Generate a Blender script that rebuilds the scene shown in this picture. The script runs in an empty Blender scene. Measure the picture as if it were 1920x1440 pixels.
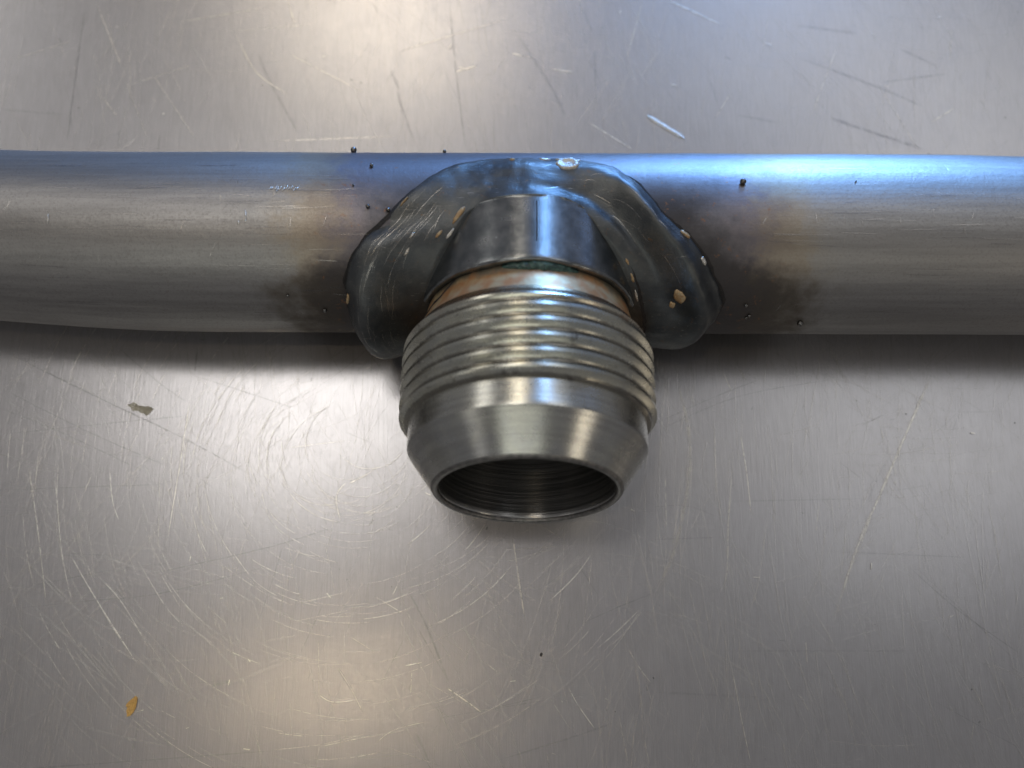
import bpy, bmesh, math, random
from mathutils import Vector, Matrix, noise

MM = 0.001
scene = bpy.context.scene
COL = scene.collection
PI = math.pi
H = 12.75                     # height of the pipe axis over the table, mm
TILT = math.radians(13.2)     # the fitting points up a little: it rests on its own thread

# ------------------------------------------------------------------ camera
CAM = Vector((-0.1134, -51.28, 141.952)) * MM
rgt = Vector((0.9999936, 0.0034885, 0.00083097))
up = Vector((-0.0035861, 0.9727765, 0.2317174))
fwd = up.cross(rgt)
cd = bpy.data.cameras.new("camera")
cam = bpy.data.objects.new("camera", cd)
COL.objects.link(cam)
cd.sensor_width = 36
cd.lens = 33.92
cd.clip_start = 0.002
cd.clip_end = 20
m = Matrix((rgt, up, -fwd)).transposed().to_4x4()
m.translation = CAM
cam.matrix_world = m
cd.dof.use_dof = True
cd.dof.focus_distance = 0.132
cd.dof.aperture_fstop = 15
cd.dof.aperture_blades = 0
scene.camera = cam

# ------------------------------------------------------------------ light
scene.view_settings.view_transform = 'Standard'
scene.view_settings.look = 'None'
scene.view_settings.gamma = 1
scene.view_settings.exposure = 0.22
scene.cycles.transparent_max_bounces = 24
world = bpy.data.worlds.new("World")
scene.world = world
world.use_nodes = True
bg = world.node_tree.nodes["Background"]
bg.inputs[0].default_value = (0.98, 0.96, 1.0, 1)
bg.inputs[1].default_value = 0.125


def lamp(name, origin, direction, dist, sx, sy, radiance, color):
    ld = bpy.data.lights.new(name, 'AREA')
    ld.shape = 'RECTANGLE'
    ld.size, ld.size_y = sx, sy
    ld.energy = radiance * PI * sx * sy
    ld.color = color
    o = bpy.data.objects.new(name, ld)
    d = Vector(direction).normalized()
    o.location = Vector(origin) * MM + d * dist
    o.rotation_euler = (-d).to_track_quat('-Z', 'Y').to_euler()
    COL.objects.link(o)
    return o


WARM = (1.0, 0.87, 0.69)
SOFT = (1.0, 0.965, 0.925)
BLUE = (0.16, 0.42, 1.0)
# warm ceiling lamps seen mirrored in the table; added fill lamps are marked
lamp("ceiling_and_fill_lamp", (-19, 46, 0), (-0.125, 0.575, 0.81), 2.8, 0.5, 0.5, 4.4, WARM)
lamp("ceiling_and_fill_lamp", (-25, -61, 0), (-0.17, -0.071, 0.983), 2.2, 0.06, 0.06, 66, (1.0, 0.79, 0.52))
lamp("ceiling_and_fill_lamp", (-28, -28, 0), (-0.20, 0.235, 0.95), 2.3, 0.6, 0.5, 4.3, SOFT)
lamp("ceiling_and_fill_lamp", (0, 0, 0), (0.42, 0.20, 0.885), 2.6, 0.9, 0.9, 0.85, (0.97, 0.98, 1.0))  # added fill, no known fixture: lifts the right of the table
lamp("ceiling_and_fill_lamp", (0, 0, 0), (-0.62, 0.48, 0.62), 3.0, 0.8, 0.6, 2.4, SOFT)
lamp("ceiling_and_fill_lamp", (0, 0, 0), (-0.1, -0.63, 0.77), 2.7, 1.6, 0.7, 1.15, (0.98, 1.0, 0.92))  # added panel over the front, brightens the thread flanks
lamp("cone_fill_lamp", (0, 0, 0), (0.75, -0.5, 0.55), 2.4, 0.5, 0.5, 2.2, WARM)  # added fill that puts the yellowish highlight on the cone's right
lamp("cone_fill_lamp", (0, 0, 0), (-0.75, -0.45, 0.6), 2.4, 0.5, 0.5, 0.6, SOFT)  # added fill from the front left for the cone, no known source
lamp("ceiling_and_fill_lamp", (0, 0, 0), (0.36, 0.50, 0.79), 2.9, 1.1, 0.6, 0.95, (1.0, 0.98, 0.95))  # added neutral fill for the far right of the table
# daylight from a roof light and from the tall window behind
lamp("roof_light", (0, -15, 20), (0.235, 0.745, 0.62), 2.9, 0.24, 0.5, 20, (0.22, 0.48, 1.0))
lamp("window_light", (20, 0, 16), (0.23, 0.96, 0.13), 3.0, 0.5, 0.8, 50, (0.19, 0.45, 1.0))
lamp("window_light", (20, 0, 16), (0.30, 0.95, 0.14), 3.4, 4.0, 0.55, 1.6, (0.24, 0.46, 1.0))

# ------------------------------------------------------------------ node helpers


class NT:
    def __init__(self, name):
        self.m = bpy.data.materials.new(name)
        self.m.use_nodes = True
        self.t = self.m.node_tree
        self.t.nodes.clear()
        self.out = self.t.nodes.new('ShaderNodeOutputMaterial')
        tc = self.t.nodes.new('ShaderNodeTexCoord')
        self.uv = tc.outputs['UV']
        self.p = self.vmath('SCALE', tc.outputs['Object'], scale=1000.0)   # object space in mm
        s = self.t.nodes.new('ShaderNodeSeparateXYZ')
        self.link(self.p, s.inputs[0])
        self.x, self.y, self.z = s.outputs

    def link(self, a, b):
        if hasattr(a, 'links'):
            self.t.links.new(a, b)
        else:
            b.default_value = a

    def math(self, op, a, b=0.0, c=0.0, clamp=False):
        n = self.t.nodes.new('ShaderNodeMath')
        n.operation = op
        n.use_clamp = clamp
        for i, v in enumerate((a, b, c)):
            self.link(v, n.inputs[i])
        return n.outputs[0]

    def vmath(self, op, a, b=None, scale=None):
        n = self.t.nodes.new('ShaderNodeVectorMath')
        n.operation = op
        self.link(a, n.inputs[0])
        if b is not None:
            self.link(b, n.inputs[1])
        if scale is not None:
            n.inputs['Scale'].default_value = scale
        return n.outputs['Value'] if op in ('LENGTH', 'DISTANCE', 'DOT_PRODUCT') else n.outputs['Vector']

    def mapping(self, scale=(1, 1, 1), rot=(0, 0, 0), loc=(0, 0, 0), vec=None):
        n = self.t.nodes.new('ShaderNodeMapping')
        self.link(vec or self.p, n.inputs['Vector'])
        n.inputs['Scale'].default_value = scale
        n.inputs['Rotation'].default_value = rot
        n.inputs['Location'].default_value = loc
        return n.outputs[0]

    def warp(self, scale, amount):
        t = self.t.nodes.new('ShaderNodeTexNoise')
        self.link(self.p, t.inputs['Vector'])
        t.inputs['Scale'].default_value = scale
        t.inputs['Detail'].default_value = 1
        c = self.vmath('SUBTRACT', t.outputs['Color'], (0.5, 0.5, 0.5))
        return self.vmath('ADD', self.p, self.vmath('SCALE', c, scale=amount))

    def noise(self, scale=1.0, detail=3.0, rough=0.55, vec=None, dist=0.0):
        n = self.t.nodes.new('ShaderNodeTexNoise')
        self.link(vec or self.p, n.inputs['Vector'])
        n.inputs['Scale'].default_value = scale
        n.inputs['Detail'].default_value = detail
        n.inputs['Roughness'].default_value = rough
        n.inputs['Distortion'].default_value = dist
        return n.outputs['Fac']

    def ramp(self, fac, stops, interp='LINEAR'):
        n = self.t.nodes.new('ShaderNodeValToRGB')
        n.color_ramp.interpolation = interp
        e = n.color_ramp.elements
        while len(e) < len(stops):
            e.new(0.5)
        for el, (pos, c) in zip(e, stops):
            el.position = pos
            el.color = (*c, 1) if isinstance(c, tuple) else (c, c, c, 1)
        self.link(fac, n.inputs[0])
        return n.outputs[0]

    def step(self, v, lo, hi):
        n = self.t.nodes.new('ShaderNodeMapRange')
        n.interpolation_type = 'SMOOTHSTEP'
        self.link(v, n.inputs[0])
        n.inputs[1].default_value = lo
        n.inputs[2].default_value = hi
        return n.outputs[0]

    def lerp(self, v, a, b):
        n = self.t.nodes.new('ShaderNodeMapRange')
        self.link(v, n.inputs[0])
        n.inputs[3].default_value = a
        n.inputs[4].default_value = b
        return n.outputs[0]

    def mix(self, fac, a, b, mode='MIX'):
        n = self.t.nodes.new('ShaderNodeMix')
        n.data_type = 'RGBA'
        n.blend_type = mode
        self.link(fac, n.inputs[0])
        self.link((*a, 1) if isinstance(a, tuple) else a, n.inputs[6])
        self.link((*b, 1) if isinstance(b, tuple) else b, n.inputs[7])
        return n.outputs[2]

    def bump(self, h, strength=0.3, dist=0.05, normal=None):
        n = self.t.nodes.new('ShaderNodeBump')
        self.link(h, n.inputs['Height'])
        n.inputs['Strength'].default_value = strength
        n.inputs['Distance'].default_value = dist * MM
        if normal is not None:
            self.link(normal, n.inputs['Normal'])
        return n.outputs[0]

    def bsdf(self, color, metallic=1.0, rough=0.4, normal=None, aniso=0.0, tangent=None, arot=0.0, spec=0.5):
        n = self.t.nodes.new('ShaderNodeBsdfPrincipled')
        self.link((*color, 1) if isinstance(color, tuple) else color, n.inputs['Base Color'])
        self.link(metallic, n.inputs['Metallic'])
        self.link(rough, n.inputs['Roughness'])
        n.inputs['Anisotropic'].default_value = aniso
        n.inputs['Anisotropic Rotation'].default_value = arot
        n.inputs['Specular IOR Level'].default_value = spec
        if normal is not None:
            self.link(normal, n.inputs['Normal'])
        if tangent:
            t = self.t.nodes.new('ShaderNodeTangent')
            t.direction_type = 'RADIAL'
            t.axis = tangent
            self.link(t.outputs[0], n.inputs['Tangent'])
        return n.outputs[0]

    def mixsh(self, fac, a, b):
        n = self.t.nodes.new('ShaderNodeMixShader')
        self.link(fac, n.inputs[0])
        self.t.links.new(a, n.inputs[1])
        self.t.links.new(b, n.inputs[2])
        return n.outputs[0]

    def transparent(self):
        return self.t.nodes.new('ShaderNodeBsdfTransparent').outputs[0]

    def done(self, sh):
        self.t.links.new(sh, self.out.inputs[0])
        return self.m


# ------------------------------------------------------------------ materials
def mat_table():
    n = NT("worn_stainless")
    big = n.noise(0.03, 4, 0.6)
    g1 = n.noise(1.0, 5, 0.65, n.mapping((5.0, 0.15, 1), (0, 0, math.radians(-24))))
    g2 = n.noise(1.0, 4, 0.6, n.mapping((5.0, 0.2, 1), (0, 0, math.radians(48))))
    g3 = n.noise(1.0, 4, 0.6, n.mapping((5.0, 0.2, 1), (0, 0, math.radians(8)), vec=n.warp(0.06, 6.0)))
    fine = n.noise(5.0, 3, 0.6)
    mott = n.noise(0.28, 5, 0.65)
    col = n.mix(n.step(big, 0.35, 0.7), (0.545, 0.54, 0.55), (0.60, 0.592, 0.592))
    col = n.mix(n.math('MULTIPLY', n.step(mott, 0.5, 0.75), 0.35), col, (0.46, 0.45, 0.46))
    grain = n.math('ADD', n.math('ADD', n.math('MULTIPLY', g1, 0.36), n.math('MULTIPLY', g2, 0.32)), n.math('MULTIPLY', g3, 0.32))
    col = n.mix(n.math('MULTIPLY', n.step(grain, 0.40, 0.60), 0.5), (0.47, 0.46, 0.465), col)
    h = n.math('ADD', grain, n.math('MULTIPLY', fine, 0.35))
    nb = n.bump(h, 0.75, 0.03)
    r1 = n.math('ADD', n.lerp(grain, 0.12, 0.28), n.math('MULTIPLY', n.math('SUBTRACT', mott, 0.5), 0.05))
    sharp = n.bsdf(col, 1.0, r1, nb)
    broad = n.bsdf(col, 1.0, n.lerp(mott, 0.33, 0.43), nb)
    return n.done(n.mixsh(0.54, sharp, broad))


def mat_scratch(name, col, rough, metallic):
    n = NT(name)
    s = n.t.nodes.new('ShaderNodeSeparateXYZ')
    n.link(n.uv, s.inputs[0])
    across = n.math('SUBTRACT', 1.0, n.math('ABSOLUTE', n.math('SUBTRACT', n.math('MULTIPLY', s.outputs[1], 2.0), 1.0)))
    along = n.noise(0.9, 4, 0.7)
    a = n.math('MULTIPLY', n.math('MULTIPLY', n.step(across, 0.0, 0.9), n.step(along, 0.25, 0.6)), s.outputs[0])
    return n.done(n.mixsh(a, n.transparent(), n.bsdf(col, metallic, rough)))


def mat_tube():
    n = NT("heat_tinted_mild_steel")
    streak = n.noise(1.0, 5, 0.65, n.mapping((0.05, 1.1, 1.1)))
    streak2 = n.noise(1.0, 4, 0.6, n.mapping((0.18, 4.0, 4.0)))
    blot = n.noise(0.22, 5, 0.65)
    blot2 = n.noise(0.55, 4, 0.6)
    peel = n.noise(3.2, 3, 0.6)
    fine = n.noise(9.0, 2, 0.5)
    col = n.mix(n.step(streak, 0.32, 0.68), (0.33, 0.32, 0.307), (0.40, 0.387, 0.37))
    col = n.mix(n.math('MULTIPLY', n.step(streak2, 0.55, 0.75), 0.09), col, (0.26, 0.235, 0.21))
    col = n.mix(n.math('MULTIPLY', n.step(peel, 0.5, 0.68), 0.35), col, (0.24, 0.22, 0.20))
    # distance along the pipe from the toe of the weld
    dx = n.math('SUBTRACT', n.math('ABSOLUTE', n.math('SUBTRACT', n.x, 4.5)), 22.0)
    d = n.math('ADD', dx, n.math('MULTIPLY', n.math('SUBTRACT', blot, 0.5), 11.0))
    d = n.math('ADD', d, n.math('MULTIPLY', n.math('SUBTRACT', blot2, 0.5), 6.0))
    # heat tint: blue grey oxide by the weld, then purple brown, then straw
    t = n.math('DIVIDE', d, 19.0)
    tint = n.ramp(t, [(0.0, (0.16, 0.15, 0.165)), (0.2, (0.20, 0.175, 0.19)), (0.36, (0.29, 0.235, 0.18)), (0.55, (0.38, 0.30, 0.195)), (0.8, (0.38, 0.355, 0.31)), (1.0, (0.5, 0.5, 0.5))])
    col = n.mix(n.math('MULTIPLY', n.math('SUBTRACT', 1.0, n.step(t, 0.25, 0.95)), 0.8), col, tint)
    # soot burnt on to the front of the pipe beside the bead
    soot_d = n.math('ADD', d, n.math('MULTIPLY', n.step(n.z, 5.5, 12.0), 15.0))
    soot = n.math('SUBTRACT', 1.0, n.step(soot_d, 8.0, 19.0))
    soot = n.math('MULTIPLY', soot, n.step(n.math('MULTIPLY', n.y, -1.0), -4.0, 3.0))
    col = n.mix(n.math('MULTIPLY', soot, 0.82), col, (0.035, 0.03, 0.026))
    rust = n.math('MULTIPLY', n.step(n.noise(0.7, 5, 0.7), 0.60, 0.72), n.math('SUBTRACT', 1.0, n.step(d, 4.0, 12.0)))
    col = n.mix(n.math('MULTIPLY', rust, 0.7), col, (0.33, 0.15, 0.06))
    h = n.math('ADD', n.math('MULTIPLY', peel, 0.6), n.math('ADD', n.math('MULTIPLY', fine, 0.3), n.math('MULTIPLY', streak2, 0.35)))
    nb = n.bump(h, 0.5, 0.05)
    nb = n.bump(blot2, 0.25, 0.15, nb)
    r = n.math('ADD', n.lerp(peel, 0.36, 0.54), n.math('MULTIPLY', soot, 0.15))
    met = n.math('SUBTRACT', 1.0, n.math('MULTIPLY', soot, 0.5))
    return n.done(n.bsdf(col, met, r, nb))


def mat_weld():
    n = NT("scaled_weld_metal")
    a = n.noise(0.35, 5, 0.6)
    b = n.noise(1.6, 4, 0.6)
    c = n.noise(1.0, 4, 0.7, n.mapping((0.35, 2.2, 2.2), (0.5, 0.3, 0.9)))
    col = n.mix(n.step(a, 0.35, 0.65), (0.088, 0.094, 0.097), (0.118, 0.122, 0.119))
    col = n.mix(n.math('MULTIPLY', n.step(b, 0.56, 0.72), 0.5), col, (0.17, 0.165, 0.15))
    col = n.mix(n.math('MULTIPLY', n.step(n.noise(0.9, 5, 0.75), 0.61, 0.72), 0.7), col, (0.24, 0.14, 0.075))
    scr = n.noise(1.0, 3, 0.6, n.mapping((0.25, 7.0, 4.0), (0.2, 0.4, 1.0), vec=n.vmath('ADD', n.p, n.vmath('SCALE', n.p, scale=0.0))))
    col = n.mix(n.math('MULTIPLY', n.step(scr, 0.66, 0.74), 0.6), col, (0.42, 0.42, 0.40))
    nb = n.bump(n.math('ADD', n.math('MULTIPLY', b, 0.4), c), 0.3, 0.07)
    nb = n.bump(n.noise(5, 4, 0.65), 0.6, 0.05, nb)
    return n.done(n.bsdf(col, 0.92, n.lerp(b, 0.34, 0.50), nb))


def mat_collar():
    n = NT("blued_collar_steel")
    a = n.noise(0.5, 4, 0.6)
    rings = n.noise(1.0, 2, 0.6, n.mapping((0.05, 0.05, 9.0)))
    col = n.mix(n.step(a, 0.35, 0.65), (0.19, 0.205, 0.21), (0.28, 0.29, 0.29))
    col = n.mix(n.math('MULTIPLY', n.step(n.noise(2.5, 4, 0.6), 0.6, 0.7), 0.5), col, (0.14, 0.12, 0.11))
    nb = n.bump(rings, 0.25, 0.03)
    nb = n.bump(n.noise(5, 3, 0.6), 0.25, 0.03, nb)
    return n.done(n.bsdf(col, 0.95, n.lerp(a, 0.22, 0.30), nb, 0.5, 'Z', 0.25))


def mat_fitting(name, base, base2, rough, copper=0.0, ring=0.35, grime=0.0, aniso=0.55, root=False, metal=1.0):
    n = NT(name)
    a = n.noise(0.25, 5, 0.65)
    b = n.noise(1.1, 4, 0.65)
    rings = n.noise(1.0, 3, 0.7, n.mapping((0.03, 0.03, 7.0)))
    col = n.mix(n.step(a, 0.35, 0.65), base, base2)
    rings2 = n.noise(1.0, 3, 0.7, n.mapping((0.06, 0.06, 2.2)))
    col = n.mix(n.math('MULTIPLY', n.step(rings2, 0.4, 0.65), 0.15 if root else 0.30), col, (0.25, 0.235, 0.22))
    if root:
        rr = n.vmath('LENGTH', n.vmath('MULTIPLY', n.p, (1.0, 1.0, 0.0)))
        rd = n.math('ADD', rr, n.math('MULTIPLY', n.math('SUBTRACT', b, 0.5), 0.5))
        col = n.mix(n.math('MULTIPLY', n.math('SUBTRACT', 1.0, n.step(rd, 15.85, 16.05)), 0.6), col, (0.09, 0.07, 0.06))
    if copper:
        zz = n.math('ADD', n.z, n.math('MULTIPLY', n.math('SUBTRACT', a, 0.5), 5.0))
        cop = n.math('MULTIPLY', n.step(zz, 12.2, 14.0), n.math('SUBTRACT', 1.0, n.step(zz, 15.8, 18.8)))
        ccol = n.mix(n.step(n.noise(0.45, 4, 0.55), 0.36, 0.66), (0.56, 0.26, 0.10), (0.62, 0.47, 0.26))
        col = n.mix(n.math('MULTIPLY', cop, copper), col, ccol)
        dk = n.math('SUBTRACT', 1.0, n.step(zz, 12.4, 14.4))
        col = n.mix(n.math('MULTIPLY', dk, 0.75), col, (0.11, 0.095, 0.06))
    if grime:
        g = n.math('MULTIPLY', n.step(n.noise(0.6, 5, 0.7), 0.60, 0.68), grime)
        col = n.mix(g, col, (0.07, 0.05, 0.04))
        sp = n.step(n.noise(2.2, 3, 0.6), 0.70, 0.74)
        col = n.mix(n.math('MULTIPLY', sp, grime * 0.8), col, (0.10, 0.07, 0.05))
    nb = n.bump(rings, ring, 0.02)
    nb = n.bump(b, 0.05, 0.05, nb)
    return n.done(n.bsdf(col, metal, n.lerp(b, rough - 0.05, rough + 0.07), nb, aniso, 'Z', 0.25))


def mat_bore():
    n = NT("oily_bore_steel")
    rings = n.noise(1.0, 3, 0.75, n.mapping((0.04, 0.04, 4.0)))
    col = n.mix(n.step(rings, 0.4, 0.65), (0.34, 0.335, 0.32), (0.62, 0.61, 0.58))
    nb = n.bump(rings, 0.8, 0.05)
    return n.done(n.bsdf(col, 1.0, 0.27, nb, 0.75, 'Z', 0.25))


def mat_plain(name, c1, c2, metallic, rough, scale=1.5, bump=0.5):
    n = NT(name)
    a = n.noise(scale, 4, 0.65)
    nb = n.bump(n.noise(scale * 2.5, 3, 0.6), bump, 0.12)
    return n.done(n.bsdf(n.mix(n.step(a, 0.38, 0.62), c1, c2), metallic, rough, nb))


M_TABLE = mat_table()
M_LIGHT = mat_scratch("pale_scratch", (0.80, 0.77, 0.71), 0.30, 1.0)
M_DARK = mat_scratch("dirty_scratch", (0.25, 0.245, 0.255), 0.45, 1.0)
M_TUBE = mat_tube()
M_WELD = mat_weld()
M_COLLAR = mat_collar()
M_NECK = mat_fitting("tarnished_neck_steel", (0.42, 0.38, 0.30), (0.34, 0.28, 0.20), 0.42, copper=0.95, ring=0.2, aniso=0.3, metal=0.55)
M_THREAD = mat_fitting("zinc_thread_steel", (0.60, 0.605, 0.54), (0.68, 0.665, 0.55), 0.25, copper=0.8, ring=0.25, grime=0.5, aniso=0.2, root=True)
M_NOSE = mat_fitting("turned_nose_steel", (0.64, 0.645, 0.60), (0.70, 0.695, 0.62), 0.27, ring=0.5, grime=0.25)
M_CONE = mat_fitting("turned_cone_steel", (0.52, 0.525, 0.50), (0.60, 0.60, 0.53), 0.25, ring=0.7)
M_LIP = mat_plain("dull_lip_steel", (0.18, 0.175, 0.165), (0.28, 0.27, 0.25), 1.0, 0.36)
M_BORE = mat_bore()
M_BALL = mat_plain("spatter_steel", (0.14, 0.14, 0.14), (0.24, 0.23, 0.21), 1.0, 0.22)
M_FLAKE = mat_plain("tan_slag", (0.40, 0.24, 0.11), (0.50, 0.38, 0.22), 0.2, 0.45, 2.0)
M_SILVER = mat_plain("bright_spatter", (0.62, 0.58, 0.50), (0.75, 0.72, 0.66), 0.8, 0.3, 3.0, 0.8)
M_SLAG = mat_plain("green_glassy_slag", (0.02, 0.045, 0.04), (0.06, 0.12, 0.10), 0.1, 0.14, 1.6, 0.7)
M_CRACK = mat_plain("black_crack", (0.012, 0.010, 0.009), (0.022, 0.018, 0.015), 0.0, 0.7)
M_ORANGE = mat_plain("orange_paint", (0.72, 0.42, 0.11), (0.62, 0.34, 0.08), 0.0, 0.55, 2.5)
M_RESIDUE = mat_plain("brown_residue", (0.46, 0.42, 0.31), (0.56, 0.52, 0.40), 0.0, 0.5, 1.5)
M_DUST = mat_plain("dark_dust", (0.03, 0.028, 0.027), (0.06, 0.05, 0.05), 0.0, 0.8)


# ------------------------------------------------------------------ mesh helpers
def obj(name, verts, faces, mat, parent=None, smooth=True, uvs=None, matrix=None):
    me = bpy.data.meshes.new(name)
    me.from_pydata([tuple(c * MM for c in v) for v in verts], [], faces)
    if smooth:
        me.polygons.foreach_set('use_smooth', [True] * len(me.polygons))
    if uvs is not None:
        l = me.uv_layers.new(name="UVMap")
        flat = []
        for f in faces:
            for i in f:
                flat += uvs[i]
        l.data.foreach_set('uv', flat)
    me.materials.append(mat)
    me.update()
    o = bpy.data.objects.new(name, me)
    COL.objects.link(o)
    if matrix is not None:
        o.matrix_world = matrix
    if parent is not None:
        o.parent = parent
    return o


def tag(o, label, cat, group=None):
    o['label'] = label
    o['category'] = cat
    if group:
        o['group'] = group
    return o


def grid_faces(nu, nv, wrap_u=False):
    """verts index = v * nu + u"""
    f = []
    for v in range(nv - 1):
        for u in range(nu if wrap_u else nu - 1):
            u1 = (u + 1) % nu
            f.append((v * nu + u, v * nu + u1, (v + 1) * nu + u1, (v + 1) * nu + u))
    return f


def lathe(profile, n=192):
    V = []
    for r, s in profile:
        for k in range(n):
            a = 2 * PI * k / n
            V.append((r * math.cos(a), r * math.sin(a), s))
    return V, grid_faces(n, len(profile), True)


def fine(profile, step=0.4):
    out = [profile[0]]
    for (r0, s0), (r1, s1) in zip(profile, profile[1:]):
        k = max(1, int(math.hypot(r1 - r0, s1 - s0) / step))
        out += [(r0 + (r1 - r0) * i / k, s0 + (s1 - s0) * i / k) for i in range(1, k + 1)]
    return out


def interp(tab, x):
    if x <= tab[0][0]:
        return tab[0][1]
    for (x0, y0), (x1, y1) in zip(tab, tab[1:]):
        if x <= x1:
            return y0 + (y1 - y0) * (x - x0) / (x1 - x0)
    return tab[-1][1]


def sstep(a, b, x):
    t = max(0.0, min(1.0, (x - a) / (b - a)))
    return t * t * (3 - 2 * t)


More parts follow.
